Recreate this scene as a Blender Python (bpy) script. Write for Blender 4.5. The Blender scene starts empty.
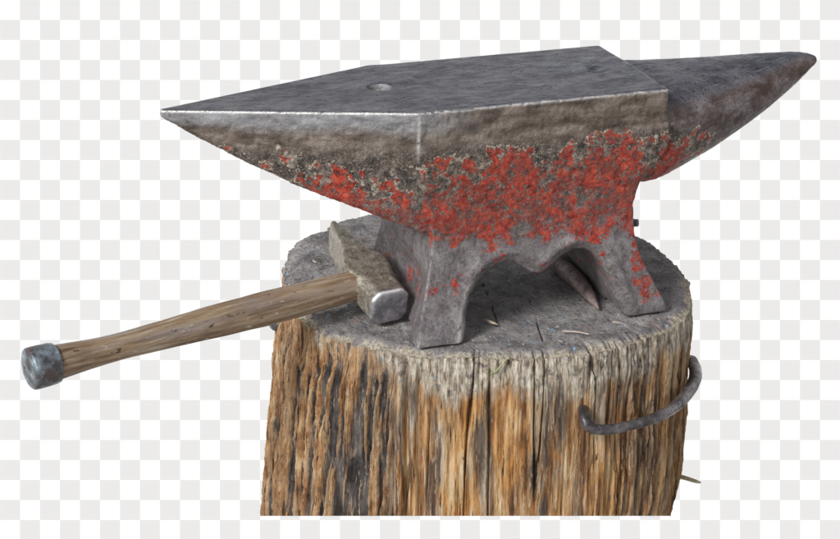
import bpy, math
import numpy as np
from mathutils import Matrix, Vector

sc = bpy.context.scene
COL = sc.collection
rng = np.random.RandomState(7)

# ------------------------------------------------------------------ noise
_LAT = np.random.RandomState(3).rand(64, 64, 64).astype(np.float32)
def vn(P, seed=0):
    """smooth value noise in 0..1 at points P (n,3)"""
    P = np.asarray(P, np.float64) + seed * 17.37
    i = np.floor(P).astype(np.int64); f = P - i
    f = f * f * (3 - 2 * f); i &= 63; j = (i + 1) & 63
    x0, y0, z0 = i.T; x1, y1, z1 = j.T; fx, fy, fz = f.T
    L = _LAT
    a = L[x0, y0, z0] * (1 - fx) + L[x1, y0, z0] * fx
    b = L[x0, y1, z0] * (1 - fx) + L[x1, y1, z0] * fx
    c = L[x0, y0, z1] * (1 - fx) + L[x1, y0, z1] * fx
    d = L[x0, y1, z1] * (1 - fx) + L[x1, y1, z1] * fx
    return (a * (1 - fy) + b * fy) * (1 - fz) + (c * (1 - fy) + d * fy) * fz
def fbm(P, seed=0, octs=4, gain=.5):
    P = np.asarray(P, float); s = 0; a = 1; t = 0
    for k in range(octs):
        s = s + a * vn(P * 2 ** k, seed + k * 3.1); t += a; a *= gain
    return s / t
def sst(a, b, x):
    t = np.clip((x - a) / (b - a), 0, 1); return t * t * (3 - 2 * t)
def smax(a, b, k):
    h = np.clip(.5 + .5 * (a - b) / k, 0, 1); return b + (a - b) * h + k * h * (1 - h)
def smin(a, b, k): return -smax(-a, -b, k)

# ------------------------------------------------------------------ surface nets
def surface_nets(F, org, h):
    nx, ny, nz = F.shape
    s = F < 0
    cs = [(i, j, k) for i in (0, 1) for j in (0, 1) for k in (0, 1)]
    sub = lambda A, c: A[c[0]:nx - 1 + c[0], c[1]:ny - 1 + c[1], c[2]:nz - 1 + c[2]]
    n = sum(sub(s, c).astype(np.int8) for c in cs)
    act = (n > 0) & (n < 8)
    idx = np.argwhere(act)
    ids = np.full(act.shape, -1, np.int64); ids[act] = np.arange(len(idx))
    V = np.zeros((len(idx), 3)); W = np.zeros(len(idx))
    vals = {c: F[idx[:, 0] + c[0], idx[:, 1] + c[1], idx[:, 2] + c[2]] for c in cs}
    for a in range(3):
        for c in cs:
            if c[a]: continue
            d = list(c); d[a] = 1; d = tuple(d)
            fa, fb = vals[c], vals[d]
            m = (fa < 0) != (fb < 0)
            t = fa[m] / (fa[m] - fb[m])
            p = np.tile(np.array(c, float), (m.sum(), 1)); p[:, a] = t
            V[m] += p; W[m] += 1
    V = (V / W[:, None] + idx) * h + org
    Q = []
    for a in range(3):
        b, c = (a + 1) % 3, (a + 2) % 3
        sl0 = [slice(1, -1)] * 3; sl0[a] = slice(0, -1)
        sl1 = list(sl0); sl1[a] = slice(1, None)
        A = s[tuple(sl0)]; B = s[tuple(sl1)]
        e = np.argwhere(A != B); off = np.array([1, 1, 1]); off[a] = 0
        e = e + off
        inside = s[e[:, 0], e[:, 1], e[:, 2]]
        def g(db, dc):
            q = e.copy(); q[:, b] += db; q[:, c] += dc
            return ids[q[:, 0], q[:, 1], q[:, 2]]
        q = np.stack([g(-1, -1), g(0, -1), g(0, 0), g(-1, 0)], 1)
        q[~inside] = q[~inside][:, ::-1]
        Q.append(q)
    return V, np.concatenate(Q)

def vnormals(V, Q):
    n = np.cross(V[Q[:, 2]] - V[Q[:, 0]], V[Q[:, 3]] - V[Q[:, 1]])
    N = np.zeros_like(V)
    for k in range(4): np.add.at(N, Q[:, k], n)
    return N / np.maximum(np.linalg.norm(N, axis=1), 1e-12)[:, None]
def laplace(V, Q, it=1, lam=.5):
    for _ in range(it):
        S = np.zeros_like(V); C = np.zeros(len(V))
        for k in range(4):
            a, b = Q[:, k], Q[:, (k + 1) % 4]
            np.add.at(S, a, V[b]); np.add.at(C, a, 1); np.add.at(S, b, V[a]); np.add.at(C, b, 1)
        V = V + lam * (S / C[:, None] - V)
    return V

def mesh_obj(name, V, Q, mat, parent=None, attrs=None, normals=None, loc=None):
    me = bpy.data.meshes.new(name)
    Q = np.asarray(Q)
    k = Q.shape[1]
    me.vertices.add(len(V)); me.vertices.foreach_set('co', np.ascontiguousarray(V, np.float32).ravel())
    me.loops.add(len(Q) * k); me.loops.foreach_set('vertex_index', np.ascontiguousarray(Q, np.int32).ravel())
    me.polygons.add(len(Q)); me.polygons.foreach_set('loop_start', np.arange(0, len(Q) * k, k, dtype=np.int32))
    me.update(calc_edges=True); me.validate()
    me.polygons.foreach_set('use_smooth', np.ones(len(me.polygons), bool))
    for n, a in (attrs or {}).items():
        a = np.asarray(a)
        if a.ndim == 1:
            at = me.attributes.new(n, 'FLOAT', 'POINT'); at.data.foreach_set('value', a.astype(np.float32))
        else:
            at = me.attributes.new(n, 'FLOAT_COLOR', 'POINT')
            c4 = np.ones((len(a), 4), np.float32); c4[:, :3] = a
            at.data.foreach_set('color', c4.ravel())
    if normals is not None:
        me.normals_split_custom_set_from_vertices([tuple(x) for x in normals])
    me.materials.append(mat)
    o = bpy.data.objects.new(name, me); COL.objects.link(o)
    if parent: o.parent = parent
    if loc is not None: o.location = loc
    return o
def submesh(name, V, N, Q, keep, mat, parent, attrs):
    q = Q[keep]; u, inv = np.unique(q, return_inverse=True)
    return mesh_obj(name, V[u], inv.reshape(q.shape), mat, parent, {k: a[u] for k, a in attrs.items()}, N[u])
def thing(name, label, cat, loc=(0, 0, 0), group=None):
    o = bpy.data.objects.new(name, None); COL.objects.link(o); o.location = loc
    o.empty_display_size = .05
    o['label'] = label; o['category'] = cat
    if group: o['group'] = group
    return o
def tag(o, label, cat, group=None):
    o['label'] = label; o['category'] = cat
    if group: o['group'] = group
    return o

# ------------------------------------------------------------------ material helper
class MT:
    def __init__(s, name):
        s.m = bpy.data.materials.new(name); s.m.use_nodes = True
        s.t = s.m.node_tree; s.b = s.t.nodes['Principled BSDF']
    def n(s, typ, **kw):
        x = s.t.nodes.new(typ)
        for k, v in kw.items():
            if k.startswith('i_'):
                key = k[2:].replace('_', ' '); x.inputs[key].default_value = v
            else: setattr(x, k, v)
        return x
    def l(s, a, b): s.t.links.new(a, b)
    def attr(s, name, out='Fac'): return s.n('ShaderNodeAttribute', attribute_name=name).outputs[out]
    def math(s, op, a, b=None, clamp=False):
        x = s.n('ShaderNodeMath', operation=op, use_clamp=clamp)
        for i, v in enumerate((a, b)):
            if v is None: continue
            if isinstance(v, (int, float)): x.inputs[i].default_value = v
            else: s.l(v, x.inputs[i])
        return x.outputs[0]
    def noise(s, scale, detail=4, rough=.55, vec=None, stretch=None, dist=0):
        co = s.n('ShaderNodeTexCoord').outputs['Object'] if vec is None else vec
        if stretch:
            mp = s.n('ShaderNodeMapping'); s.l(co, mp.inputs[0]); mp.inputs['Scale'].default_value = stretch; co = mp.outputs[0]
        x = s.n('ShaderNodeTexNoise'); s.l(co, x.inputs['Vector'])
        x.inputs['Scale'].default_value = scale; x.inputs['Detail'].default_value = detail
        x.inputs['Roughness'].default_value = rough; x.inputs['Distortion'].default_value = dist
        return x.outputs['Fac']
    def ramp(s, fac, stops, interp='LINEAR', k=.68):
        stops = [(min(1, max(0, .5 + (p - .5) * k)), c) for p, c in stops]
        x = s.n('ShaderNodeValToRGB'); s.l(fac, x.inputs[0]); cr = x.color_ramp; cr.interpolation = interp
        while len(cr.elements) < len(stops): cr.elements.new(.5)
        for e, (p, c) in zip(cr.elements, stops):
            e.position = p; e.color = (*c, 1) if not isinstance(c, (int, float)) else (c, c, c, 1)
        return x.outputs[0]
    def mix(s, f, a, b):
        x = s.n('ShaderNodeMix', data_type='RGBA')
        for i, v in ((0, f), (6, a), (7, b)):
            if isinstance(v, (int, float)): x.inputs[i].default_value = v
            elif isinstance(v, tuple): x.inputs[i].default_value = (*v, 1)
            else: s.l(v, x.inputs[i])
        return x.outputs[2]
    def step(s, v, a, b):   # smooth threshold
        x = s.n('ShaderNodeMapRange', interpolation_type='SMOOTHSTEP')
        s.l(v, x.inputs[0]); x.inputs[1].default_value = a; x.inputs[2].default_value = b
        return x.outputs[0]
    def bump(s, h, dist=.001, strength=1, normal=None):
        x = s.n('ShaderNodeBump'); s.l(h, x.inputs['Height']); x.inputs['Distance'].default_value = dist
        x.inputs['Strength'].default_value = strength
        if normal: s.l(normal, x.inputs['Normal'])
        return x.outputs[0]
    def out(s, color=None, rough=None, metal=None, normal=None, spec=None):
        for k, v in (('Base Color', color), ('Roughness', rough), ('Metallic', metal), ('Normal', normal), ('Specular IOR Level', spec)):
            if v is None: continue
            if isinstance(v, (int, float)): s.b.inputs[k].default_value = v
            elif isinstance(v, tuple): s.b.inputs[k].default_value = (*v, 1)
            else: s.l(v, s.b.inputs[k])
        return s.m

# ------------------------------------------------------------------ camera numbers
CAM = np.array([-0.74967, -1.95313, .85725]); YAW, PIT, FPX = .3169, .3757, 1972.7
FW = np.array([math.sin(YAW) * math.cos(PIT), math.cos(YAW) * math.cos(PIT), -math.sin(PIT)])
RT = np.array([math.cos(YAW), -math.sin(YAW), 0]); UP = np.cross(RT, FW)
cd = bpy.data.cameras.new('camera'); co = bpy.data.objects.new('camera', cd); COL.objects.link(co)
M = Matrix(((RT[0], UP[0], -FW[0], CAM[0]), (RT[1], UP[1], -FW[1], CAM[1]), (RT[2], UP[2], -FW[2], CAM[2]), (0, 0, 0, 1)))
co.matrix_world = M; cd.sensor_width = 36; cd.lens = FPX / 840 * 36; cd.clip_end = 100; cd.clip_start = .05
sc.camera = co

# ================================================================== ANVIL
H = .0017
gx = np.arange(-.402, .384, H); gy = np.arange(-.118, .118, H); gz = np.arange(-.004, .268, H)
X, Y, Z = np.meshgrid(gx, gy, gz, indexing='ij', sparse=True)
ip = np.interp
def interp_s(z, xs, ys):   # smoother profile
    f = np.linspace(xs[0], xs[-1], 400); g = np.interp(f, xs, ys)
    k = np.ones(25) / 25; gp = np.pad(g, 12, mode='edge'); g = np.convolve(gp, k, 'valid')
    return np.interp(z, f, g)
# body block
xr = interp_s(Z, [0, .018, .04, .067, .09, .115, .135, .158, .178, .19, .27], [.153, .146, .133, .121, .1135, .111, .111, .116, .127, .1405, .1415])
xl = interp_s(Z, [0, .02, .037, .082, .116, .14, .17, .27], [.149, .1425, .1370, .1275, .1220, .1265, .138, .1415])
pinch = .018 * sst(.09, .045, Z) * (1 - (np.clip(np.abs(Y) / .09, 0, 1)) ** 2)
dy = interp_s(Z, [0, .02, .05, .08, .11, .15, .2, .27], [.0975, .0965, .0925, .0875, .0850, .0875, .0930, .0965]) + .0125 * sst(.035, .0, Z) * sst(0, -.05, X)
body = smax(smax(X - xr + pinch, -X - xl + pinch, .004), np.abs(Y) - dy, .0035)
body = smax(body, Z - .26, .0025); body = smax(body, -Z, .002)
# arch tunnel through the base
AR = np.array([(-.0925, -.01), (-.0915, .004), (-.0870, .0232), (-.0780, .0487), (-.0685, .062), (-.057, .0720), (-.043, .0775), (-.030, .0775), (-.019, .0700), (-.0095, .0622), (-.0015, .0600), (.0065, .0622),
               (.016, .0690), (.029, .0780), (.042, .0825), (.053, .0815), (.064, .0750), (.0725, .0640), (.0815, .0460), (.0895, .0250), (.097, .006), (.101, -.01)])
def poly_sdf(xs, zs, poly):
    Xg, Zg = np.meshgrid(xs, zs, indexing='ij'); P = np.stack([Xg, Zg], -1).reshape(-1, 2)
    d = np.full(len(P), 1e9); s = np.ones(len(P)); n = len(poly)
    for i in range(n):
        a, b = poly[i], poly[i - 1]
        e = b - a; w = P - a
        t = np.clip((w @ e) / (e @ e), 0, 1); q = w - t[:, None] * e
        d = np.minimum(d, (q ** 2).sum(1))
        c1 = P[:, 1] >= a[1]; c2 = P[:, 1] < b[1]; c3 = e[0] * w[:, 1] > e[1] * w[:, 0]
        fl = (c1 & c2 & c3) | (~c1 & ~c2 & ~c3); s[fl] *= -1
    return (s * np.sqrt(d)).reshape(Xg.shape)
arch = poly_sdf(gx, gz, AR)[:, None, :]
bead = .0045 * np.exp(-((arch - .0135) / .0055) ** 2) * sst(-.004, .02, Z)
body = np.maximum(body, -1.) - bead * (np.abs(Y) > .06)
rd_ = .0085; a_r = np.maximum(body, -.03) + rd_; b_r = -arch + rd_
body = np.where((np.abs(Y) > .04), np.minimum(np.maximum(a_r, b_r), 0) + np.hypot(np.maximum(a_r, 0), np.maximum(b_r, 0)) - rd_, np.maximum(body, -arch))
# right (round) horn
t = np.clip((X - .1) / .273, 0, 1)
def on_px(px, py, ax_, v):
    d_ = FW + RT * (px - 420) / FPX - UP * (py - 269.5) / FPX
    return CAM + d_ * ((v - CAM[ax_]) / d_[ax_])
# measured outline of the conical horn (height of its upper and lower outline along its length), made into section sizes
lo = np.array([on_px(*q, 1, 0) for q in ((628, 181), (641.7, 175), (670, 162), (697, 148.5), (720, 135), (747, 118.5), (770, 102), (793.6, 83.4), (808, 69.5), (816.5, 60.5))])[:, ::2]
hi = np.array([on_px(*q, 1, 0) for q in ((632, 56), (650, 56), (672, 56), (714, 55), (767, 52), (800, 51), (812, 53), (817, 57))])[:, ::2]
hx_ = np.linspace(.09, .373, 60)
wy_ = np.interp(hx_, [.09, .142, .2, .26, .31, .345, .372], [.0935, .0930, .0745, .0505, .0300, .0150, .0040])
pp_ = np.interp(hx_, [.09, .14, .20, .27, .37], [3.6, 3.4, 2.7, 2.25, 2.1]); pq_ = pp_ / (pp_ - 1)
zlo, zhi = np.interp(hx_, lo[:, 0], lo[:, 1]), np.interp(hx_, hi[:, 0], hi[:, 1])
hlf = (zhi - zlo) / 2; hh_ = np.maximum(hlf ** pq_ - (.345 * wy_) ** pq_, (.5 * hlf) ** pq_) ** (1 / pq_)
mid_ = (zhi + zlo) / 2; up_ = np.minimum(mid_ + hh_, np.interp(hx_, [.09, .17, .37], [.2590, .2580, .262])); dn_ = mid_ - hh_
kk = np.hanning(9)[1:-1]; kk /= kk.sum(); smo = lambda v: np.convolve(np.pad(v, 3, mode='edge'), kk, 'valid')
ztop = ip(X, hx_, smo(up_)); zbot = ip(X, hx_, smo(dn_)); wy = ip(X, hx_, smo(wy_)); PW = ip(X, hx_, pp_)
zc = .5 * (ztop + zbot); zh = .5 * (ztop - zbot)
u, w_ = np.abs(Y) / wy, np.abs(Z - zc) / zh
rr = (u ** PW + w_ ** PW) ** (1 / PW)
horn = (rr - 1) * np.minimum(wy, zh) * .9
horn = smax(horn, .10 - X, .003)
tip = np.sqrt(((X - .3665) / 1.) ** 2 + Y ** 2 + (Z - .2465) ** 2) - .0052
horn = smax(horn, X - .3715, .004); 
F = smin(body, horn, .009)
# left (square, pyramidal) horn
s_ = np.clip((-.142 - X) / .252, 0, 1)
wt = .0965 * (1 - s_) + .0030 * s_
wt = np.where(X > -.1415, .0965 - .25 * (X + .1415), wt)
zb = interp_s(X, [-.402, -.394, -.355, -.307, -.257, -.208, -.1775, -.127, -.09], [.2535, .2515, .2268, .2000, .1740, .1534, .1407, .1178, .100])
wb = interp_s(X, [-.402, -.394, -.355, -.307, -.257, -.208, -.1775, -.145, -.127, -.10], [.001, .0015, .012, .028, .045, .062, .072, .080, .081, .070])
tt = np.clip((Z - zb) / np.maximum(.26 - zb, .004), 0, 1)
wy2 = wb + (wt - wb) * tt ** .75
sq = smax(np.abs(Y) - wy2, zb - Z, .007); sq = smax(sq, Z - .26, .0022); sq = smax(sq, -.3935 - X, .002); sq = np.maximum(sq, X + .110)
F = smin(F, sq, .0025)
# pritchel hole (round) and hardy hole (square)
F = np.maximum(F, -np.maximum(np.hypot(X + .152, Y - .009) - .0135, .2520 - Z))
F = smax(F, -(np.hypot(np.hypot(X - .097, Y + .002), Z - .2735) - .0182), .002)
# chips along the front top edge
V, Q = surface_nets(F.astype(np.float32), np.array([gx[0], gy[0], gz[0]]), H)
del F, body, horn, sq, rr
V = laplace(V, Q, 1, .45)
N = vnormals(V, Q)
# curvature -> worn, rubbed-bright edges; painted highlights join the same mask further down
Vs = laplace(V, Q, 3, .5); curv = ((V - Vs) * N).sum(1)
top = (V[:, 2] > .2585) & (N[:, 2] > .7)
rough = np.where(top, .12, 1.0)
rough *= 1 - .75 * sst(.235, .255, V[:, 2]) * sst(-.1, -.2, V[:, 0])
rough *= np.where(V[:, 0] > .16, .35, 1)
base_z = V[:, 2] < .004
rough *= 1 - .45 * sst(.12, .09, V[:, 2])
rough[base_z] = .2
d = (fbm(V * 40, 1, 3) - .5) * .0017 + (fbm(V * 260, 5, 3, .75) - .5) * .0021 - sst(.62, .74, vn(V * 170, 9)) * .0009
V = V + N * (d * rough)[:, None]
# nicks on the long front edge of the face
ed = np.exp(-((V[:, 1] + .0965) / .004) ** 2 - ((V[:, 2] - .26) / .004) ** 2)
one = V[:, 0] * 0
V[:, 2] -= ed * (.0030 * sst(.55, .85, vn(np.stack([V[:, 0] * 60, one, one], 1), 4)) + .0016 * sst(.5, .8, vn(np.stack([V[:, 0] * 210, one, one], 1), 6)))
V[:, 1] += ed * .0016 * (vn(np.stack([V[:, 0] * 40, one, one], 1), 8) - .3)
N = vnormals(V, Q)
x, y, z = V.T
# ---- attributes
n1 = fbm(V * 14, 21, 4); n2 = fbm(V * 38, 25, 4)
lower = sst(.235, .17, z)
# paint coverage
zz = z - .0 * x
cov = np.zeros(len(V))
up_edge = ip(x, [-.40, -.35, -.27, -.2, -.14, -.05, .05, .12, .2, .3], [.235, .23, .219, .205, .212, .217, .222, .222, .205, .16])
hgt_ = np.clip((up_edge - z) / .075, 0, 1)            # 0 at the upper limit of the paint, 1 well down
cov = (.45 + .33 * hgt_ ** .9 + .55 * (fbm(V * 17, 91, 3) - .5) * sst(1., .3, hgt_)) * sst(-.012, .012, up_edge - z) * sst(.066, .112, z + .02 * (n1 - .5))
cov *= ip(x, [-.40, -.34, -.28, -.22, -.14, -.02, .06, .12, .16, .19, .26, .30], [.3, .80, .95, 1.02, 1.04, .98, 1.06, 1.12, 1.12, .95, .55, .0])
legr = sst(.085, .125, x + .25 * (z - .05)) * sst(.125, .07, z) * .78 * sst(.0, .025, z)
leg_mid = sst(.115, .07, z) * .43 * sst(.005, .03, z)
cov = np.maximum(cov, np.maximum(legr * sst(-.03, -.07, y), leg_mid))
cov = np.where(N[:, 2] > .75, cov * .1, cov)
cov = np.where((x < -.122) & (z < .115) & (y > -.075), .40, cov)
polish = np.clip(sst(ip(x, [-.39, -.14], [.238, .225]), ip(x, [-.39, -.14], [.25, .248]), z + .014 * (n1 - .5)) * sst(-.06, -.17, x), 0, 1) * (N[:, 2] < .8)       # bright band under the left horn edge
platef = sst(.205, .225, z + .01 * (n2 - .5)) * (N[:, 2] < .8)                                       # bare brown steel band
facef = np.where(x < .143, ((z > .2555) & (N[:, 2] > .6)).astype(float), sst(.35, .85, N[:, 2] + .25 * (n1 - .5)))
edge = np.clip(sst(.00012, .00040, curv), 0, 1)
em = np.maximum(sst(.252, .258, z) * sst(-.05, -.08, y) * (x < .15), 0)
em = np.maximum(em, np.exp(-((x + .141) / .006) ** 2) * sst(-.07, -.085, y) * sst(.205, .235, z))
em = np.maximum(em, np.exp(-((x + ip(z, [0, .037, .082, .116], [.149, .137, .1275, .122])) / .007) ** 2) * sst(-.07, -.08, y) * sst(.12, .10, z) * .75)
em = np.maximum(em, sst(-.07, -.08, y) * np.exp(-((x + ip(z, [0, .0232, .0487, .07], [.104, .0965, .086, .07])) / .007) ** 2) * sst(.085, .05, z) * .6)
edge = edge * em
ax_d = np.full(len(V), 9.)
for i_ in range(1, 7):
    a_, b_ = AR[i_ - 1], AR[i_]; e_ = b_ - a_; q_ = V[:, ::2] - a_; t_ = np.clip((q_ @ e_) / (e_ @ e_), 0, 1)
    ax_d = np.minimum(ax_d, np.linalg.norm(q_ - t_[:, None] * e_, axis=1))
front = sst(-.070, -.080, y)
crest_glint = np.exp(-((ax_d - .0098) / .0030) ** 2) * (y < -.06) * (x < -.06) * sst(.075, .05, z) * sst(-.1, -.4, N[:, 1])  # highlight along the left arch lip, painted into the colour
edge = np.maximum(edge, crest_glint)

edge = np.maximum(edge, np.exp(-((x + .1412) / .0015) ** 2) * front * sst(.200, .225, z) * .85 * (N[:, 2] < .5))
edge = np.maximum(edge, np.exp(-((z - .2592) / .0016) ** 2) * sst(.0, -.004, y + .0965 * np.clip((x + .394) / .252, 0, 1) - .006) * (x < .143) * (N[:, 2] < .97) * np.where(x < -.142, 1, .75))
dust = sst(.13, .085, z) * np.clip(.55 + .5 * N[:, 2], 0, 1) + .25 * sst(.2, .1, z)
hornf = sst(.135, .16, x) * sst(.09, .13, z)
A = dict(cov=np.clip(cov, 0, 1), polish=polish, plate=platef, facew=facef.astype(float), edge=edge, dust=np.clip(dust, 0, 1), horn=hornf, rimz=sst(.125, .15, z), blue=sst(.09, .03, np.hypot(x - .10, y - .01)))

m = MT('anvil_iron')
fine = m.noise(420, 5, .65); med = m.noise(95, 6, .62); big = m.noise(22, 4, .55); vfine = m.noise(1300, 3, .6)
rust = m.ramp(med, [(.28, (.040, .031, .027)), (.43, (.105, .082, .068)), (.56, (.185, .148, .120)), (.74, (.36, .30, .25))])
rust = m.mix(m.step(fine, .55, .66), rust, (.38, .34, .31))
rust = m.mix(m.step(fine, .42, .30), rust, (.035, .026, .023))
plate = m.ramp(m.noise(60, 5, .6, stretch=(.5, 1, 1.4)), [(.25, (.085, .062, .050)), (.5, (.185, .145, .118)), (.75, (.32, .27, .235))])
col = m.mix(m.attr('plate'), rust, plate)
dustc = m.ramp(m.noise(55, 6, .6), [(.25, (.185, .160, .170)), (.5, (.275, .248, .260)), (.75, (.40, .37, .375))])
col = m.mix(m.math('MULTIPLY', m.attr('dust'), m.step(m.noise(70, 5, .6), .30, .50)), col, dustc)
hc = m.ramp(m.noise(60, 6, .65, stretch=(.5, 1, 1)), [(.3, (.085, .052, .045)), (.5, (.175, .135, .130)), (.72, (.32, .285, .295))])
hc = m.mix(m.step(fine, .46, .36), hc, (.06, .042, .038))
sp_ = m.noise(480, 6, .75)
col = m.mix(m.math('MULTIPLY', m.step(sp_, .46, .40), m.math('MULTIPLY', m.math('SUBTRACT', 1, m.attr('polish')), m.math('SUBTRACT', .9, m.math('ADD', m.attr('dust'), m.math('MULTIPLY', m.attr('plate'), .6)), True))), col, (.045, .034, .030))
col = m.mix(m.math('MULTIPLY', m.step(sp_, .57, .62), m.math('SUBTRACT', .75, m.math('ADD', m.attr('dust'), m.math('MULTIPLY', m.attr('plate'), .5)), True)), col, (.46, .42, .39))
col = m.mix(m.math('MULTIPLY', m.attr('dust'), m.step(m.noise(90, 6, .65), .30, .56)), col, dustc)
col = m.mix(m.math('MULTIPLY', m.attr('horn'), m.step(m.attr('cov'), .55, .2)), col, hc)
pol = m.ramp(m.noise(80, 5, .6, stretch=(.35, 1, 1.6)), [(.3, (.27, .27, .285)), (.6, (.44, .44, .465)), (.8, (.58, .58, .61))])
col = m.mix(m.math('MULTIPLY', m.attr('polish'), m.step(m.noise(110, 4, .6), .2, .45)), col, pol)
# paint: coverage + noise threshold
pn = m.math('ADD', m.math('MULTIPLY', m.noise(62, 8, .68), .80), m.math('MULTIPLY', m.noise(24, 3, .5), .42))
pv = m.math('ADD', m.math('MULTIPLY', m.attr('cov'), .36), m.math('SUBTRACT', pn, .835))
low = m.step(m.attr('cov'), .62, .80)
pm0 = m.mix(low, m.step(pv, .000, .014), m.math('MULTIPLY', m.step(pv, -.045, .075), .95))
spk = m.math('MULTIPLY', m.step(m.noise(150, 7, .72), .525, .575), .9)          # small worn-through flecks
pm = m.math('MULTIPLY', pm0, m.math('SUBTRACT', 1, spk))
rim = m.math('MULTIPLY', m.math('MULTIPLY', m.step(pv, -.050, -.012), m.math('SUBTRACT', 1, pm0)), m.step(m.noise(150, 5, .7), .50, .54))
red = m.ramp(m.noise(120, 6, .65), [(.25, (.16, .018, .012)), (.45, (.47, .045, .024)), (.6, (.64, .080, .040)), (.8, (.68, .15, .095))])
red = m.mix(m.step(fine, .60, .78), red, (.45, .22, .19))
red = m.mix(m.math('MULTIPLY', m.step(m.noise(34, 6, .65), .46, .60), m.math('ADD', .25, m.math('MULTIPLY', low, .6))), red, (.24, .065, .05))
col = m.mix(m.math('MULTIPLY', rim, m.math('MULTIPLY', m.attr('rimz'), m.step(m.attr('cov'), .80, .6))), col, (.66, .59, .48))
col = m.mix(pm, col, red)
# face top
fc = m.ramp(m.math('ADD', m.math('MULTIPLY', m.noise(30, 7, .68, stretch=(.5, 1.3, 1)), .55), m.math('MULTIPLY', m.noise(120, 6, .7, stretch=(.22, 1, 1)), .45)), [(.30, (.060, .062, .080)), (.47, (.130, .132, .162)), (.68, (.30, .29, .325))])
fc = m.mix(m.step(m.noise(350, 3, .6, stretch=(.25, 1, 1)), .56, .72), fc, (.21, .21, .23))
fc = m.mix(m.math('MULTIPLY', m.step(m.noise(210, 2, .5), .66, .69), m.math('MULTIPLY', m.attr('blue'), 1)), fc, (.20, .42, .60))
rot = m.n('ShaderNodeMapping'); m.l(m.n('ShaderNodeTexCoord').outputs['Object'], rot.inputs[0]); rot.inputs['Rotation'].default_value = (0, 0, .5)
rot2 = m.n('ShaderNodeMapping'); m.l(m.n('ShaderNodeTexCoord').outputs['Object'], rot2.inputs[0]); rot2.inputs['Rotation'].default_value = (0, 0, -.35)
scr = m.math('MAXIMUM', m.step(m.noise(1, 3, .6, vec=rot.outputs[0], stretch=(22, 700, 1)), 0.575, .62), m.step(m.noise(1, 3, .6, vec=rot2.outputs[0], stretch=(30, 520, 1)), .585, .63))
fc = m.mix(m.math('MULTIPLY', scr, .65), fc, (.36, .36, .39))
fc = m.mix(m.step(m.noise(260, 4, .7), .42, .36), fc, (.045, .042, .05))
col = m.mix(m.attr('facew'), col, fc)
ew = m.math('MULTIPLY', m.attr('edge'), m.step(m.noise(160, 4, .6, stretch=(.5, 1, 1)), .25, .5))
col = m.mix(ew, col, (.80, .78, .77))  # pale tone for worn edges and for the painted arch highlight
met = m.math('MULTIPLY', m.math('SUBTRACT', 1, pm), m.math('ADD', m.math('MULTIPLY', m.attr('facew'), .45), m.math('ADD', m.math('ADD', .18, m.math('MULTIPLY', m.attr('polish'), .45)), m.math('MULTIPLY', ew, .3))), clamp=True)
rg = m.mix(m.math('MAXIMUM', m.attr('facew'), m.attr('horn')), m.ramp(fine, [(.3, .30), (.7, .60)]), m.ramp(m.noise(60, 5, .6), [(.3, .34), (.7, .52)]))
pit = m.math('MULTIPLY', m.step(m.noise(260, 4, .7), .47, .38), -.35)
hb = m.math('ADD', m.math('ADD', m.math('MULTIPLY', fine, .75), pit), m.math('ADD', m.math('MULTIPLY', med, .35), m.math('MULTIPLY', vfine, .45)))
hb = m.math('ADD', hb, m.math('MULTIPLY', pm, .05))
bm_ = m.n('ShaderNodeBump'); m.l(hb, bm_.inputs['Height']); bm_.inputs['Distance'].default_value = .0030
m.l(m.math('SUBTRACT', 1.0, m.math('MULTIPLY', m.math('MAXIMUM', m.math('MAXIMUM', m.attr('facew'), m.math('MULTIPLY', m.attr('plate'), .55)), m.math('MULTIPLY', m.attr('polish'), .8)), .82)), bm_.inputs['Strength'])
iron = m.out(col, rg, met, bm_.outputs[0], .5)

anvil = thing('anvil', 'large worn double horned anvil with flaking red paint, sitting on the stump', 'anvil')
cx = V[Q].mean(1); fz = N[Q].mean(1)[:, 2]
r_h = (cx[:, 0] > .1425) & (cx[:, 2] > .085)
l_h = (cx[:, 0] < -.1425) & (cx[:, 2] > .112)
face = ~r_h & ~l_h & (cx[:, 2] > .246) & ((fz > .5) | (cx[:, 2] > .2575))
ftl = ~(r_h | l_h | face) & (cx[:, 2] < .062) & (cx[:, 0] < 0)
ftr = ~(r_h | l_h | face) & (cx[:, 2] < .062) & (cx[:, 0] > 0)
rest = ~(r_h | l_h | face | ftl | ftr)
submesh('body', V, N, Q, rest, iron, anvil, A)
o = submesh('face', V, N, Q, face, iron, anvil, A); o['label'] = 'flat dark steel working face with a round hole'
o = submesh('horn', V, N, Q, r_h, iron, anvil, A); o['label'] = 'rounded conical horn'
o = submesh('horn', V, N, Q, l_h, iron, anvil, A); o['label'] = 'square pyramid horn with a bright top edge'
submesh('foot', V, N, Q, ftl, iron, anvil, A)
o = submesh('foot', V, N, Q, ftr, iron, anvil, A); o['label'] = 'foot with red paint on its outer edge'

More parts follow.
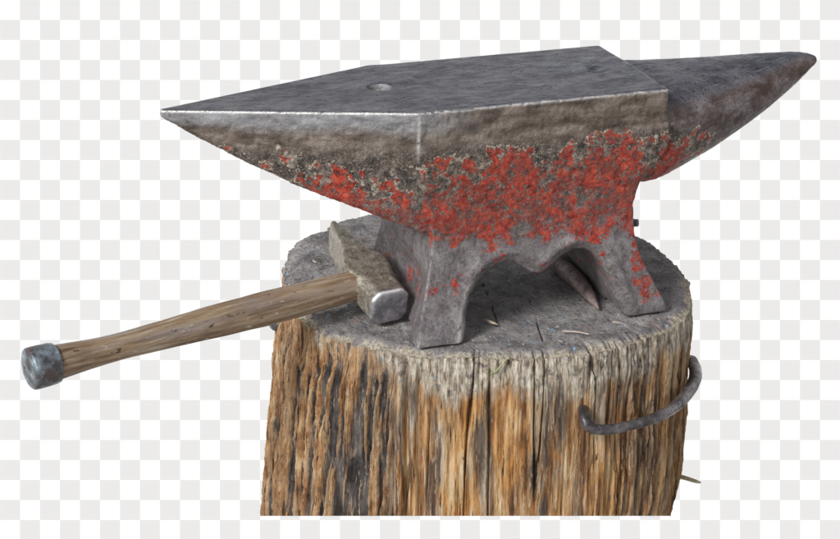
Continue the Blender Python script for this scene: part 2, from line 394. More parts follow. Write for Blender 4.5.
# ================================================================== STUMP
C0 = np.array([0, .075])
rim_pts = np.array([(-.223, .167), (-.2395, .09), (-.243, .022), (-.222, -.035), (-.183, -.085), (-.158, -.109), (-.086, -.137), (-.005, -.160), (.041, -.164), (.095, -.152), (.17, -.116), (.218, -.0345), (.238, .06), (.233, .146),
                    (.18, .235), (.1, .295), (0, .325), (-.075, .33), (-.127, .312), (-.146, .272), (-.165, .275), (-.200, .225)])
pa = np.arctan2(rim_pts[:, 1] - C0[1], rim_pts[:, 0] - C0[0]); pr = np.hypot(rim_pts[:, 0] - C0[0], rim_pts[:, 1] - C0[1])
o_ = np.argsort(pa); pa, pr = pa[o_], pr[o_]
def rim_r(th):
    g = np.linspace(-np.pi, np.pi, 1440, endpoint=False)
    v = np.interp(g, pa, pr, period=2 * np.pi); k = np.hanning(45); k /= k.sum()
    v = np.convolve(np.concatenate([v[-22:], v, v[:22]]), k, 'valid')
    return np.interp(th, g, v, period=2 * np.pi)
NA, NV, NR = 1500, 300, 190
th = np.linspace(-np.pi, np.pi, NA, endpoint=False)
R2 = RT[:2]
def left_e(z): return np.interp(-z, [0, .034, .066, .1645, .3217, .6], [.2392, .2404, .2495, .2593, .2761, .290])
def right_e(z): return np.interp(-z, [0, .0402, .0985, .1645, .2183, .2593, .3217, .6], [.2420, .2475, .2439, .246, .2438, .236, .2242, .205]) - .0095
def warp(P2, z):
    q = P2 - C0; s = q @ R2; f = q - s[:, None] * R2
    k = np.where(s < 0, left_e(z) / .2392, right_e(z) / .2420)
    return C0 + f + (s * k)[:, None] * R2
HD = np.array([math.sin(YAW), math.cos(YAW)]); CT = .54625
def side_disp(th_, s, z, dd):
    """radial displacement; dd = depth below the rim"""
    P = np.stack([np.cos(th_) * 3.1, np.sin(th_) * 3.1, z * 1.0], 1)
    zone = sst(-.120, -.108, s)                       # 0 = bark covered left part, 1 = split-off clean part
    rz = sst(.10, .16, s)
    furw = fbm(P * np.array([8, 8, 2.6]), 31, 4, .55); fur = 1 - np.abs(furw - .5) * 5
    furrow = sst(.30, .85, fur) * (.30 + .70 * sst(.015, .09, dd + .06 * (vn(P * 7, 33) - .5)))
    barky = np.clip((1 - zone) + rz * .8, 0, 1)
    deep = sst(.015, .06, dd)
    fib = fbm(np.stack([np.cos(th_) * 75, np.sin(th_) * 75, z * 9], 1), 41, 4, .6) - .5
    fib2 = fbm(np.stack([np.cos(th_) * 26, np.sin(th_) * 26, z * 4], 1), 45, 3, .6) - .5
    lump = fbm(np.stack([np.cos(th_) * 12, np.sin(th_) * 12, z * 30], 1), 49, 4, .6) - .5
    barky = np.clip((1 - zone) + rz * .5, 0, 1)
    d = -.011 * furrow * barky * (.25 + .75 * deep) + fib * .0032 + fib2 * .0040 + lump * .005 * barky
    crackn = vn(np.stack([np.cos(th_) * 16, np.sin(th_) * 16, z * 1.6], 1), 53)
    crack = sst(.018, .004, np.abs(crackn - .5)) * (1 - barky * .6)
    d -= crack * .006
    # the dark vertical split between the two parts and cracks at the right
    for s0, w, a in ((-.098, .004, .014), (-.112, .006, .006), (-.083, .0016, .006), (-.005, .0013, .006), (.105, .002, .008)):
        wob = .003 * (vn(np.stack([z * 18, z * 0 + s0 * 99, z * 0], 1), 3) - .5)
        d -= a * np.exp(-((s - s0 - wob) / w) ** 2) * (sst(.0, .03, dd) if s0 != .105 else sst(.06, .02, dd))
    # frayed mushroomed rim
    fr = sst(.045, .0, dd)
    flake = fbm(np.stack([np.cos(th_) * 28, np.sin(th_) * 28, z * 26], 1), 83, 5, .62)
    d += (np.abs(flake - .5) * -.018 + .001) * np.clip(barky, 0, 1) * (1 - .5 * furrow) + (flake - .5) * .004
    d += fr * (.0035 * (fbm(np.stack([np.cos(th_) * 60, np.sin(th_) * 60, z * 45], 1), 61, 4, .65) - .5) * 2.2)
    return d, furrow * barky, barky, crack, fib, lump
def top_z(P2, rfrac):
    P3 = np.column_stack([P2 * 11, np.zeros(len(P2))])
    zt = (fbm(P3, 71, 3) - .5) * .007
    zt += (fbm(P3 * 6, 75, 4, .6) - .5) * .0035
    # radial / chopped grain marks
    zt += (vn(np.column_stack([(P2 @ np.array([.8, .6])) * 30, (P2 @ np.array([-.6, .8])) * 220, P2[:, 0] * 0]), 77) - .5) * .0022
    # keep it level under the anvil feet
    inside = sst(.185, .15, np.maximum(np.abs(P2[:, 0]), np.abs(P2[:, 1]) * 1.3))
    zt = zt * (1 - .6 * inside) - .001 - .0015 * inside
    zt -= .006 * sst(.93, 1.0, rfrac) ** 2
    # upper left lobe stands a little proud; notch in front of it
    lob = np.exp(-(((P2[:, 0] + .18) / .05) ** 2 + ((P2[:, 1] - .20) / .07) ** 2))
    zt += lob * .010
    ang = np.abs((P2 @ np.array([.9, .44])) - (-.035)); 
    return zt
rr0 = rim_r(th)
rows = []
att = {k: [] for k in ('furrow', 'barky', 'crack', 'dd', 'sx', 'fib', 'lump')}
# side rows, top to bottom
base = C0 + np.column_stack([np.cos(th), np.sin(th)]) * rr0[:, None]
zt = top_z(base, np.ones(NA))
zc_ = CAM[2] - CT * ((base - CAM[:2]) @ HD)
vv = np.linspace(0, 1, NV) ** 1.0
for v in vv:
    z = zt * (1 - v) + zc_ * v
    for _ in range(4 if v > .9 else 1):
        P2 = warp(base, z)
        s = (P2 - C0) @ R2
        # only the front half is strongly characterised; s is a world axis across the stump
        dsp = side_disp(th, s, z, -z)
        P2 = P2 + np.column_stack([np.cos(th), np.sin(th)]) * dsp[0][:, None]
        if v > .9:
            zcut = CAM[2] - CT * ((P2 - CAM[:2]) @ HD); z = zt * (1 - v) + zcut * v
    rows.append(np.column_stack([P2, z]))
    for k, a in zip(('furrow', 'barky', 'crack', 'fib', 'lump'), (dsp[1], dsp[2], dsp[3], dsp[4], dsp[5])): att[k].append(a)
    att['dd'].append(-z); att['sx'].append(s)
side_V = np.concatenate(rows); att = {k: np.concatenate(v) for k, v in att.items()}
i = np.arange(NA); j = (i + 1) % NA
side_Q = np.concatenate([np.stack([k * NA + j, k * NA + i, (k + 1) * NA + i, (k + 1) * NA + j], 1)[:, ::-1] for k in range(NV - 1)])
# top rows, rim inwards, re-using the first side ring position
trows = [side_V[:NA]]; tr = np.linspace(1, .004, NR)
first = side_V[:NA, :2]
for f in tr[1:]:
    P2 = C0 + (first - C0) * f
    zz_ = top_z(P2, np.full(NA, f)); zz_ = zz_ * sst(1.0, .975, np.full(NA, f)) + side_V[:NA, 2] * (1 - sst(1.0, .975, np.full(NA, f)))
    trows.append(np.column_stack([P2, zz_]))
top_V = np.concatenate(trows)
# jagged radial check cracks in the end grain
for (x0, y0, x1, y1, w, dep) in ((-.04, -.07, -.015, .05, .0009, .004), (-.01, -.13, .02, -.01, .001, .005), (.10, -.15, .085, -.09, .0014, .007), (-.19, .14, -.10, .17, .002, .006), (.13, .06, .22, .10, .0012, .004)):
    a = np.array([x0, y0]); e = np.array([x1, y1]) - a
    q = top_V[:, :2] - a; tpar = np.clip((q @ e) / (e @ e), 0, 1); dist = np.linalg.norm(q - tpar[:, None] * e + (.004 * (vn(np.column_stack([tpar * 6, tpar * 0 + x0, tpar * 0]), 5) - .5))[:, None], axis=1)
    top_V[:, 2] -= dep * np.exp(-(dist / w) ** 2) * sst(0, .15, tpar) * (dist < .02)
top_Q = np.concatenate([np.stack([k * NA + i, k * NA + j, (k + 1) * NA + j, (k + 1) * NA + i], 1) for k in range(NR - 1)])
# flat sawn underside
bot_V = np.concatenate([side_V[-NA:], side_V[-NA:].mean(0)[None]])
bot_Q = np.stack([j, i, np.full(NA, NA)], 1)

stump = thing('tree_stump', 'thick upright wooden stump with frayed pale rim and furrowed bark under the anvil', 'stump', )
# --- side material
m = MT('stump_side_wood')
g1 = m.noise(1, 6, .62, stretch=(115, 115, 10)); g2 = m.noise(1, 5, .6, stretch=(42, 42, 5)); g3 = m.noise(1, 5, .62, stretch=(420, 420, 40))
bl = m.noise(30, 6, .65)
g4 = m.noise(1, 5, .62, stretch=(36, 36, 9), dist=.8)
wood = m.ramp(g1, [(.28, (.075, .038, .020)), (.42, (.27, .135, .058)), (.52, (.48, .28, .125)), (.64, (.64, .45, .25)), (.8, (.80, .66, .46))])
greyw = m.ramp(g1, [(.28, (.07, .052, .042)), (.48, (.27, .21, .155)), (.72, (.56, .48, .38))])
orange = m.ramp(g1, [(.3, (.24, .095, .025)), (.5, (.54, .250, .070)), (.75, (.76, .49, .22))])
zone = m.attr('barky')
c1 = m.mix(m.step(g2, .44, .62), wood, greyw)
c1 = m.mix(m.math('MULTIPLY', m.math('MULTIPLY', m.step(g4, .48, .64), .8), m.math('SUBTRACT', 1, zone)), c1, orange)
c1 = m.mix(m.math('MULTIPLY', m.step(m.noise(1, 6, .66, stretch=(42, 42, 6)), .54, .64), .8), c1, (.085, .062, .050))
bark = m.ramp(m.math('ADD', m.math('MULTIPLY', bl, .6), m.math('MULTIPLY', m.noise(1, 7, .70, stretch=(80, 80, 26), dist=.8), .45)), [(.34, (.10, .042, .020)), (.45, (.32, .150, .068)), (.56, (.52, .295, .140)), (.70, (.76, .56, .34))])
bark = m.mix(m.step(g1, .46, .66), bark, (.33, .21, .12))
bark = m.mix(m.step(g1, .44, .32), bark, (.07, .040, .026))
c1 = m.mix(m.math('MULTIPLY', zone, .75), c1, bark)
grey_f = m.ramp(m.noise(60, 5, .65, stretch=(1, 1, .4)), [(.3, (.035, .030, .029)), (.5, (.095, .085, .082)), (.75, (.21, .185, .165))])
c1 = m.mix(m.step(m.math('ADD', m.attr('furrow'), m.math('MULTIPLY', m.math('SUBTRACT', bl, .5), 1.1)), .26, .60), c1, grey_f)
# pale frayed rim
pal = m.ramp(m.noise(1, 6, .68, stretch=(260, 260, 60)), [(.26, (.10, .08, .06)), (.42, (.36, .30, .23)), (.56, (.58, .52, .43)), (.75, (.82, .78, .70))])
pal = m.mix(m.step(m.noise(95, 5, .62), .52, .70), pal, (.17, .16, .155))
pal = m.mix(m.step(m.noise(230, 2, .5), .72, .745), pal, (.22, .40, .55))
pf = m.math('ADD', m.attr('dd'), m.math('ADD', m.math('MULTIPLY', m.math('SUBTRACT', g4, .5), .11), m.math('MULTIPLY', m.math('SUBTRACT', g2, .5), .05)))
c1 = m.mix(m.step(m.math('ADD', pf, m.attr('rimoff')), .062, .034), c1, pal)
c1 = m.mix(m.attr('crack'), c1, (.02, .014, .01))
g6 = m.noise(1, 6, .7, stretch=(240, 240, 26))
c1 = m.mix(m.step(g6, .42, .35), c1, (.07, .045, .030))
c1 = m.mix(m.math('MULTIPLY', m.step(g6, .56, .62), .6), c1, (.66, .50, .34))
hgt = m.math('ADD', m.math('ADD', m.math('ADD', m.math('MULTIPLY', g6, .8), m.math('MULTIPLY', g1, 1.0)), m.math('MULTIPLY', g3, .45)), m.math('MULTIPLY', bl, .5))
wood_side = m.out(c1, .78, 0, m.bump(hgt, .0034, 1), .25)
s_a = att['sx']
rimoff = np.interp(s_a, [-.25, -.16, -.11, -.085, 0, .1, .2, .25], [.040, .034, .020, .002, -.006, 0, .004, .012])
mesh_obj('trunk', side_V, side_Q, wood_side, stump, dict(furrow=att['furrow'], barky=att['barky'], crack=np.clip(att['crack'] + 0, 0, 1) * .8, dd=att['dd'], rimoff=rimoff))
# --- top material
m = MT('stump_end_grain')
tb = m.noise(34, 6, .62); tf = m.noise(300, 5, .65); tg = m.noise(1, 5, .6, stretch=(190, 60, 60))
base_c = m.ramp(tb, [(.25, (.135, .127, .132)), (.5, (.275, .260, .268)), (.75, (.44, .42, .41))])
base_c = m.mix(m.step(tg, .52, .70), base_c, (.36, .34, .325))
base_c = m.mix(m.step(tf, .46, .34), base_c, (.07, .063, .064))
base_c = m.mix(m.math('MULTIPLY', m.step(m.noise(62, 4, .6), .55, .70), .55), base_c, (.24, .165, .12))
base_c = m.mix(m.step(m.noise(120, 1, .5), .735, .75), base_c, (.22, .46, .66))
base_c = m.mix(m.step(m.noise(200, 2, .5, stretch=(1, .45, 1)), .70, .72), base_c, (.62, .55, .45))
edgec = m.ramp(tf, [(.3, (.20, .17, .13)), (.5, (.42, .37, .29)), (.75, (.62, .57, .48))])
base_c = m.mix(m.step(m.math('ADD', m.attr('rfrac'), m.math('MULTIPLY', m.math('SUBTRACT', tb, .5), .16)), .955, .995), base_c, edgec)
ht = m.math('ADD', m.math('MULTIPLY', tb, 1.2), m.math('ADD', m.math('MULTIPLY', tf, .5), m.math('MULTIPLY', tg, .5)))
wood_top = m.out(base_c, .72, 0, m.bump(ht, .0035, 1), .3)
o = mesh_obj('cut_top', top_V, top_Q, wood_top, stump, dict(rfrac=np.repeat(tr, NA) - .05 * sst(.02, .14, top_V[:, 1])))
o['label'] = 'grey dusty top face with blue paint flecks'
mesh_obj('underside', bot_V, bot_Q, wood_top, stump, dict(rfrac=np.zeros(NA + 1)))

# ================================================================== tubes
def tube(name, pts, rad, mat, parent=None, seg=20, sub=10, flat=1.0, caps=True, attrs=None, wob=0, seed=0, sqr=1):
    pts = np.array(pts, float); rad = np.array(rad, float) if np.ndim(rad) else np.full(len(pts), rad)
    tt_ = np.linspace(0, len(pts) - 1, (len(pts) - 1) * sub + 1)
    def cr(A):
        A = np.asarray(A, float); P = np.concatenate([[2 * A[0] - A[1]], A, [2 * A[-1] - A[-2]]]); k = np.minimum(tt_.astype(int), len(A) - 2); f = tt_ - k
        f = f.reshape(-1, *([1] * (A.ndim - 1)))
        p0, p1, p2, p3 = P[k], P[k + 1], P[k + 2], P[k + 3]
        return .5 * (2 * p1 + (p2 - p0) * f + (2 * p0 - 5 * p1 + 4 * p2 - p3) * f ** 2 + (-p0 + 3 * p1 - 3 * p2 + p3) * f ** 3)
    C = cr(pts); R = np.maximum(cr(rad), 1e-5)
    T = np.gradient(C, axis=0); T /= np.linalg.norm(T, axis=1)[:, None]
    U = np.array([0, 0, 1.]) if abs(T[0, 2]) < .9 else np.array([1., 0, 0])
    rings = []
    for k in range(len(C)):
        U = U - T[k] * (U @ T[k]); U /= np.linalg.norm(U); B = np.cross(T[k], U)
        a = np.linspace(0, 2 * np.pi, seg, endpoint=False)
        rk = np.full(seg, R[k])
        if wob: rk = rk * (1 + wob * (fbm(np.column_stack([np.cos(a) * 1.2, np.sin(a) * 1.2, np.full(seg, k * .12)]), seed, 3) - .5))
        ca, sa = np.cos(a), np.sin(a); ca = np.sign(ca) * np.abs(ca) ** sqr; sa = np.sign(sa) * np.abs(sa) ** sqr
        rings.append(C[k] + ca[:, None] * B * rk[:, None] * flat + sa[:, None] * U * rk[:, None])
    n = len(C)
    if caps:
        rings = [C[0] + (rings[0] - C[0]) * .02 - T[0] * R[0] * .25, C[0] + (rings[0] - C[0]) * .75 - T[0] * R[0] * .18] + rings + [C[-1] + (rings[-1] - C[-1]) * .75 + T[-1] * R[-1] * .18, C[-1] + (rings[-1] - C[-1]) * .02 + T[-1] * R[-1] * .25]
    Vt = np.concatenate(rings); i = np.arange(seg); j = (i + 1) % seg
    Qt = np.concatenate([np.stack([k * seg + i, k * seg + j, (k + 1) * seg + j, (k + 1) * seg + i], 1) for k in range(len(rings) - 1)])
    return mesh_obj(name, Vt, Qt, mat, parent)

def metal(name, dark, mid, light, rough=(.32, .6), bump=.0012, sc_=60, met=.6):
    m = MT(name)
    a = m.noise(sc_, 6, .62); b = m.noise(sc_ * 6, 4, .6)
    c = m.ramp(a, [(.3, dark), (.5, mid), (.72, light)])
    c = m.mix(m.step(b, .44, .34), c, dark)
    return m.out(c, m.ramp(a, [(.3, rough[1]), (.7, rough[0])]), met, m.bump(m.math('ADD', a, m.math('MULTIPLY', b, .4)), bump, 1))
staple_m = metal('dark_forged_iron', (.06, .052, .055), (.16, .145, .152), (.34, .315, .325), (.28, .5), .0014, 45, .55)

# ---- iron staples (timber dogs) driven into the stump
def staple(pts, rad, label):
    o = thing('iron_staple', label, 'staple', pts[0], 'iron staples driven into the stump')
    p = np.array(pts) - np.array(pts[0])
    tube('bar', p, rad, staple_m, o, 24, 12, .8, wob=.16, sqr=.66, seed=rad[0] * 1e3)
    return o
staple([(.032, -.135, -.074), (.0205, -.1745, -.074), (.0225, -.1845, -.083), (.040, -.1870, -.0885), (.068, -.1825, -.0905), (.105, -.171, -.0920), (.143, -.1485, -.0925), (.175, -.1165, -.0920), (.196, -.0870, -.0925), (.2095, -.058, -.0945), (.2180, -.032, -.0985), (.2215, -.013, -.1050), (.2140, .002, -.1100), (.185, .012, -.112)],
       [.0050, .0070, .0076, .0072, .0070, .0070, .0070, .0071, .0071, .0070, .0068, .0064, .0060, .005], 'long curved dark iron staple driven into the right front of the stump')
sfz = lambda s_, f_, z_: (C0[0] + R2[0] * s_ + HD[0] * f_, C0[1] + R2[1] * s_ + HD[1] * f_, z_)
staple([sfz(-.20, .075, -.060), sfz(-.238, .068, -.060), sfz(-.2555, .045, -.061), sfz(-.2575, .015, -.062), sfz(-.250, -.008, -.063), sfz(-.225, -.014, -.062)],
       [.004, .0060, .0072, .0075, .0070, .004], 'short dark iron staple on the left of the stump under the hammer handle')
staple([(.205, .192, -.015), (.210, .187, -.003), (.217, .181, .0015), (.226, .173, .0035), (.233, .167, .0045)],
       [.0035, .0042, .0048, .0050, .0046], 'small dark iron staple end poking up at the back right rim behind the anvil')
# ---- spike under the arch
spike_m = metal('spike_iron', (.15, .11, .105), (.29, .225, .215), (.44, .36, .345), (.4, .6), .0014, 70, .25)
sp = tube('iron_spike', np.array([(0, 0, 0), (.001, -.0125, 0), (.003, -.055, -.0005), (.0035, -.085, -.002), (.003, -.108, -.0045), (.002, -.128, -.0075), (.0015, -.1375, -.009)]) * 1, [.0105, .0108, .0102, .0085, .0062, .0032, .0010], spike_m, None, 24, 12, 1, True, wob=.18, seed=4)
sp.location = (.078, .068, .0108)
tag(sp, 'tapered rusty iron spike lying on the stump under the arch of the anvil', 'spike')

# ================================================================== HAMMER
f0 = np.array([-.1565, -.041, .0222]); pk = np.array([-.1815, .112, .0570])
ax = (pk - f0); L = np.linalg.norm(ax); ax /= L
side = np.cross(ax, [0, 0, 1]); side /= -np.linalg.norm(side); upv = np.cross(ax, side)
hs = .0011
hx = np.arange(-.006, L + .006, hs); hy = np.arange(-.030, .030, hs); hz = np.arange(-.030, .030, hs)
A_, B_, C_ = np.meshgrid(hx, hy, hz, indexing='ij', sparse=True)
wid = np.interp(A_, [0, .004, .03, .055, .075, .1, L], [.0205, .0225, .0228, .0260, .0250, .0140, .0022])
hei = np.interp(A_, [0, .004, .03, .06, .1, L], [.0195, .0208, .0208, .0205, .0215, .0210])
B2 = np.abs(B_ + .000 * A_); C2 = np.abs(C_)
hd_ = smax(B2 - wid, C2 - hei, .003)
cham = (B2 / wid * .022 + C2 / hei * .0205) - .0345 - .008 * sst(.03, .075, A_)
hd_ = smax(hd_, cham * .75, .002)
hd_ = smax(hd_, -A_ + .002 * ((B2 / .022) ** 2 + (C2 / .02) ** 2) * .5, .0022)
hd_ = smax(hd_, A_ - L + .003 * (C2 / .02) ** 2, .002)
HV, HQ = surface_nets(hd_.astype(np.float32), np.array([hx[0], hy[0], hz[0]]), hs)
HV = laplace(HV, HQ, 2, .5); HN = vnormals(HV, HQ)
Hs = laplace(HV, HQ, 4, .5); hc_ = ((HV - Hs) * HN).sum(1)
facem = sst(.012, .001, HV[:, 0])
HV = HV + HN * (((fbm(HV * 70, 3, 3) - .5) * .0012 + (fbm(HV * 300, 7, 3) - .5) * .0004) * (1 - .8 * facem))[:, None]
HN = vnormals(HV, HQ)
Rm = np.stack([ax, side, upv], 1)
HW = HV @ Rm.T; HNw = HN @ Rm.T
m = MT('hammer_steel')
a = m.noise(120, 8, .68); b = m.noise(520, 5, .7, stretch=(1, .5, 1))
cheek = m.ramp(a, [(.20, (.15, .125, .10)), (.48, (.34, .305, .25)), (.70, (.50, .46, .39)), (.9, (.76, .72, .64))])
cheek = m.mix(m.step(b, .44, .36), cheek, (.05, .042, .035))
cheek = m.mix(m.step(m.noise(240, 6, .7, stretch=(1, .35, 1)), .58, .64), cheek, (.58, .54, .47))
fcs = m.ramp(a, [(.3, (.24, .24, .265)), (.55, (.40, .395, .43)), (.75, (.62, .60, .64))])
cc = m.mix(m.attr('facem'), cheek, fcs)
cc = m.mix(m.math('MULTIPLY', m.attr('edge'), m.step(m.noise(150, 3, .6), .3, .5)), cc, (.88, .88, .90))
hm = m.out(cc, m.mix(m.attr('facem'), m.ramp(b, [(.3, .30), (.7, .5)]), m.ramp(a, [(.3, .28), (.7, .42)])), m.math('SUBTRACT', m.math('ADD', .5, m.math('MULTIPLY', m.attr('facem'), .3)), m.math('MULTIPLY', m.attr('edge'), .6), True), m.bump(m.math('ADD', a, m.math('MULTIPLY', b, .3)), .0009, .8))
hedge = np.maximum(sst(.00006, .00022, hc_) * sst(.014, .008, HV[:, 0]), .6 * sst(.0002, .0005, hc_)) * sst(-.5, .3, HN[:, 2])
hedge = np.maximum(hedge, .95 * np.exp(-((HV[:, 0] - .0030) / .0018) ** 2) * sst(.008, .013, HV[:, 2]))  # highlight on the upper rim of the striking face, put into the colour
hammer = thing('hammer', 'cross peen blacksmith hammer with worn wooden handle lying on the left of the stump', 'hammer', tuple(f0))
mesh_obj('head', HW, HQ, hm, hammer, dict(facem=facem, edge=hedge), HNw)
# handle
m = MT('worn_handle_wood')
TC = m.attr('along', 'Vector')
g = m.noise(1, 6, .62, vec=TC, stretch=(12, 190, 190)); g_2 = m.noise(1, 5, .6, vec=TC, stretch=(6, 50, 50)); ch = m.noise(1, 5, .65, vec=TC, stretch=(60, 160, 160))
wc = m.ramp(g, [(.25, (.135, .084, .050)), (.48, (.32, .220, .138)), (.64, (.42, .33, .24)), (.82, (.66, .59, .48))])
wc = m.mix(m.math('MULTIPLY', m.step(g_2, .5, .68), .7), wc, (.30, .255, .24))
wc = m.mix(m.step(ch, .63, .70), wc, (.66, .60, .50))
wc = m.mix(m.step(ch, .38, .30), wc, (.07, .047, .032))
wood_h = m.out(wc, m.ramp(g, [(.3, .62), (.7, .46)]), 0, m.bump(m.math('ADD', g, m.math('MULTIPLY', ch, .6)), .0022, .9), .4)
e0 = np.array([-.1720, .0085, .0345]); e1 = on_px(30, 369, 2, .030)
def loft(name, stations, mat, parent, org, seg=56, n=150, capround=.0, mt=None, noise=0):
    st = np.array(stations)   # t, half height (vertical), half width (horizontal), z bow
    tn = np.linspace(st[0, 0], st[-1, 0], n)
    sm = lambda c: np.convolve(np.pad(np.interp(tn, st[:, 0], st[:, c]), 5, mode='edge'), np.ones(11) / 11, 'valid')
    hh, ww, bw = sm(1), sm(2), sm(3)
    D = (e1 - e0); LL = np.linalg.norm(D); D = D / LL
    S = np.cross(D, [0, 0, 1]); S /= np.linalg.norm(S); U = np.cross(S, D)
    th_ = np.linspace(0, 2 * np.pi, seg, endpoint=False); rings = []; al = []
    def ring(k, f=1, dt=0):
        c_, s_ = np.cos(th_), np.sin(th_); rr_ = 1 + (noise * (fbm(np.column_stack([c_ * 1.5, s_ * 1.5, np.full(seg, tn[k] * 22)]), 9, 3) - .5))
        cx_ = np.sign(c_) * np.abs(c_) ** .9; sx_ = np.sign(s_) * np.abs(s_) ** .9
        Pq = e0 + D * (tn[k] + dt) + U * bw[k] + (S * ww[k] * f) * (cx_ * rr_)[:, None] + (U * hh[k] * f) * (sx_ * rr_)[:, None]
        rings.append(Pq - org); al.append(np.column_stack([np.full(seg, tn[k] + dt), c_ * hh[k], s_ * hh[k]]))
    ring(0, .03); ring(0, .6); ring(0, .94)
    for k in range(1, n - 1): ring(k)
    ring(n - 1, .95, .0008); ring(n - 1, .90, .0014); ring(n - 1, .5, .0018); ring(n - 1, .03, .0018)
    Vt = np.concatenate(rings); i = np.arange(seg); j = (i + 1) % seg
    Qt = np.concatenate([np.stack([k * seg + i, k * seg + j, (k + 1) * seg + j, (k + 1) * seg + i], 1)[:, ::-1] for k in range(len(rings) - 1)])
    return mesh_obj(name, Vt, Qt, mat, parent, dict(along=np.concatenate(al)))
LH = float(np.linalg.norm(e1 - e0))
loft('handle', [(-.004, .0155, .015, 0), (.02, .0168, .016, 0), (.07, .0176, .0170, 0), (.12, .0182, .0175, 0), (.18, .0178, .0172, .0005), (.24, .0152, .0155, .0), (.295, .0136, .0145, -.0005), (.325, .0140, .0148, -.0005), (.36, .0165, .0165, 0), (LH - .012, .0190, .0185, 0)], wood_h, hammer, f0, noise=.09)
m = MT('grey_blue_cap')
a = m.noise(90, 6, .62)
cc = m.ramp(a, [(.3, (.075, .075, .085)), (.5, (.19, .215, .245)), (.68, (.32, .39, .44)), (.85, (.50, .58, .63))])
cc = m.mix(m.step(m.noise(60, 4, .6), .5, .62), cc, (.12, .095, .09))
capm = m.out(cc, .42, .3, m.bump(a, .0018, 1))
loft('end_cap', [(LH - .0285, .0196, .0190, 0), (LH - .026, .0210, .0202, 0), (LH - .012, .0216, .0208, 0), (LH - .002, .0218, .0210, 0), (LH, .0212, .0204, 0)], capm, hammer, f0, n=40, noise=.05)['label'] = 'dull blue grey metal cap'

# ================================================================== little bits lying about
straw_m = MT('dry_straw'); a = straw_m.noise(200, 3, .6)
straw_m = straw_m.out(straw_m.ramp(a, [(.3, (.42, .33, .20)), (.7, (.66, .57, .42))]), .6)
green_m = MT('green_blade'); green_m = green_m.out((.38, .46, .20), .6)
def bit(name, pts, rad, mat, label, cat):
    p = np.array(pts); o = tube(name, p - p[0], np.array(rad), mat, None, 8, 8); o.location = p[0]; return tag(o, label, cat)
wire_m = metal('thin_wire', (.3, .24, .2), (.5, .42, .36), (.62, .56, .5), sc_=120, met=.2)
bit('nail', [(.0165, -.116, .0022), (.030, -.125, .003), (.040, -.136, .0035)], [.0009, .0009, .0008], wire_m, 'thin pale bent nail lying on the stump in front of the arch', 'nail')
bit('wood_splinter', [(-.052, -.060, .002), (-.049, -.0715, .003), (-.0445, -.078, .0025)], [.0011, .0016, .0005], straw_m, 'pale wood splinter on the stump top under the left arch', 'splinter')
bit('twig', [(.205, .02, -.268), (.226, -.005, -.266), (.240, -.015, -.269), (.247, -.016, -.2715)], [.003, .0028, .0024, .0012], straw_m, 'short straw coloured twig sticking out low on the right of the stump', 'twig')
bit('green_blade', [(-.078, -.134, -.030), (-.073, -.148, -.020), (-.066, -.152, -.010), (-.058, -.150, -.002)], [.0003, .0006, .0006, .0003], green_m, 'thin green grass blade on the frayed front rim of the stump', 'grass blade')

# ================================================================== BACKDROP: a real checkered board, far behind
ZB = 5.5
cell = 20 / FPX * ZB
bc = CAM + FW * ZB
me = bpy.data.meshes.new('backdrop')
W2, H2, T2 = 3.6, 2.6, .02
vs = [(sx * W2, sy * H2, sz) for sz in (0, -T2) for sy in (-1, 1) for sx in (-1, 1)]
me.from_pydata(vs, [], [(0, 1, 3, 2), (4, 6, 7, 5), (0, 4, 5, 1), (2, 3, 7, 6), (0, 2, 6, 4), (1, 5, 7, 3)])
bo = bpy.data.objects.new('backdrop', me); COL.objects.link(bo); bo['kind'] = 'structure'
Mb = M.copy(); Mb.translation = Vector(bc); bo.matrix_world = Mb
m = MT('checkered_board')
mp = m.n('ShaderNodeMapping'); m.l(m.n('ShaderNodeTexCoord').outputs['Object'], mp.inputs[0])
# corner of a tile sits at the photo's top left corner: (-420 px, +269.5 px) from the centre
mp.inputs['Location'].default_value = (420 / 20 + 100, -269.5 / 20 + 100, .5); mp.inputs['Scale'].default_value = (1 / cell, 1 / cell, 0)
ck = m.n('ShaderNodeTexChecker'); m.l(mp.outputs[0], ck.inputs['Vector']); ck.inputs['Scale'].default_value = 1
ck.inputs['Color2'].default_value = (.690, .690, .694, 1); ck.inputs['Color1'].default_value = (.845, .845, .845, 1)
me.materials.append(m.out(ck.outputs[0], 1.0, 0, None, 0.0))

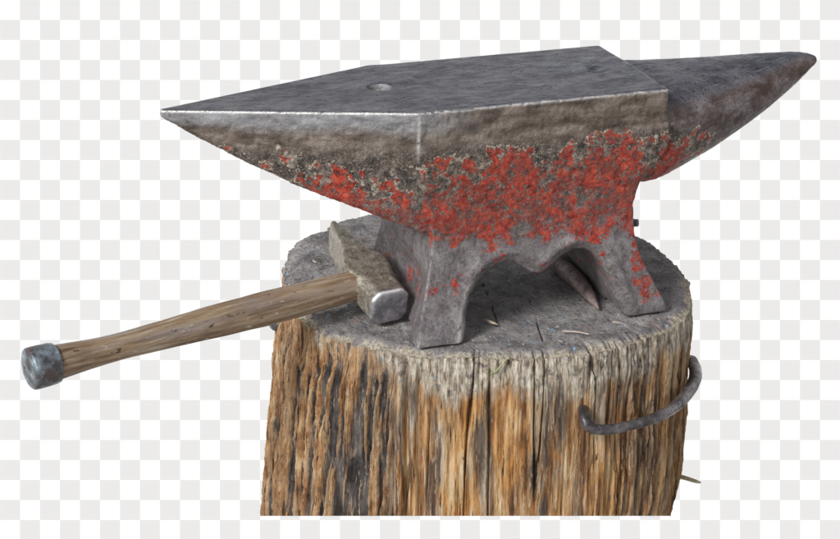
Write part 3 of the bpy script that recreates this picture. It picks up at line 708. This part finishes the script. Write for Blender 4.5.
# ================================================================== LIGHT
w = bpy.data.worlds.new('World'); sc.world = w; w.use_nodes = True
nt = w.node_tree; bg = nt.nodes['Background']
sky = nt.nodes.new('ShaderNodeTexSky'); sky.sky_type = 'NISHITA'; sky.sun_disc = False
SUN_EL, SUN_AZ = math.radians(36), None
sd = np.array([-.86, -.52, 0]); sd = sd / np.linalg.norm(sd) * math.cos(SUN_EL); sd[2] = math.sin(SUN_EL)   # direction TO the sun
sky.sun_elevation = SUN_EL; sky.sun_rotation = math.atan2(sd[0], sd[1])
bw = nt.nodes.new('ShaderNodeRGBToBW'); nt.links.new(sky.outputs[0], bw.inputs[0])
mx = nt.nodes.new('ShaderNodeMix'); mx.data_type = 'RGBA'; mx.inputs[0].default_value = .93
nt.links.new(sky.outputs[0], mx.inputs[6]); nt.links.new(bw.outputs[0], mx.inputs[7])
# below the horizon: plain pale ground bounce
tc = nt.nodes.new('ShaderNodeTexCoord'); sx = nt.nodes.new('ShaderNodeSeparateXYZ'); nt.links.new(tc.outputs['Generated'], sx.inputs[0])
mr = nt.nodes.new('ShaderNodeMapRange'); nt.links.new(sx.outputs[2], mr.inputs[0]); mr.inputs[1].default_value = -.06; mr.inputs[2].default_value = .03
mg = nt.nodes.new('ShaderNodeMix'); mg.data_type = 'RGBA'; nt.links.new(mr.outputs[0], mg.inputs[0]); mg.inputs[6].default_value = (2.6, 2.5, 2.4, 1)
nt.links.new(mx.outputs[2], mg.inputs[7]); nt.links.new(mg.outputs[2], bg.inputs[0]); bg.inputs[1].default_value = .11
sl = bpy.data.lights.new('sun', 'SUN'); sl.energy = 2.0; sl.angle = math.radians(16); sl.color = (1, .985, .955)
so = bpy.data.objects.new('sun', sl); COL.objects.link(so)
so.rotation_euler = Vector(-sd).to_track_quat('-Z', 'Y').to_euler()

sc.view_settings.view_transform = 'Standard'; sc.view_settings.look = 'None'; sc.view_settings.gamma = 1
sc.view_settings.exposure = 0.35
sc.render.film_transparent = False
sc.cycles.max_bounces = 6
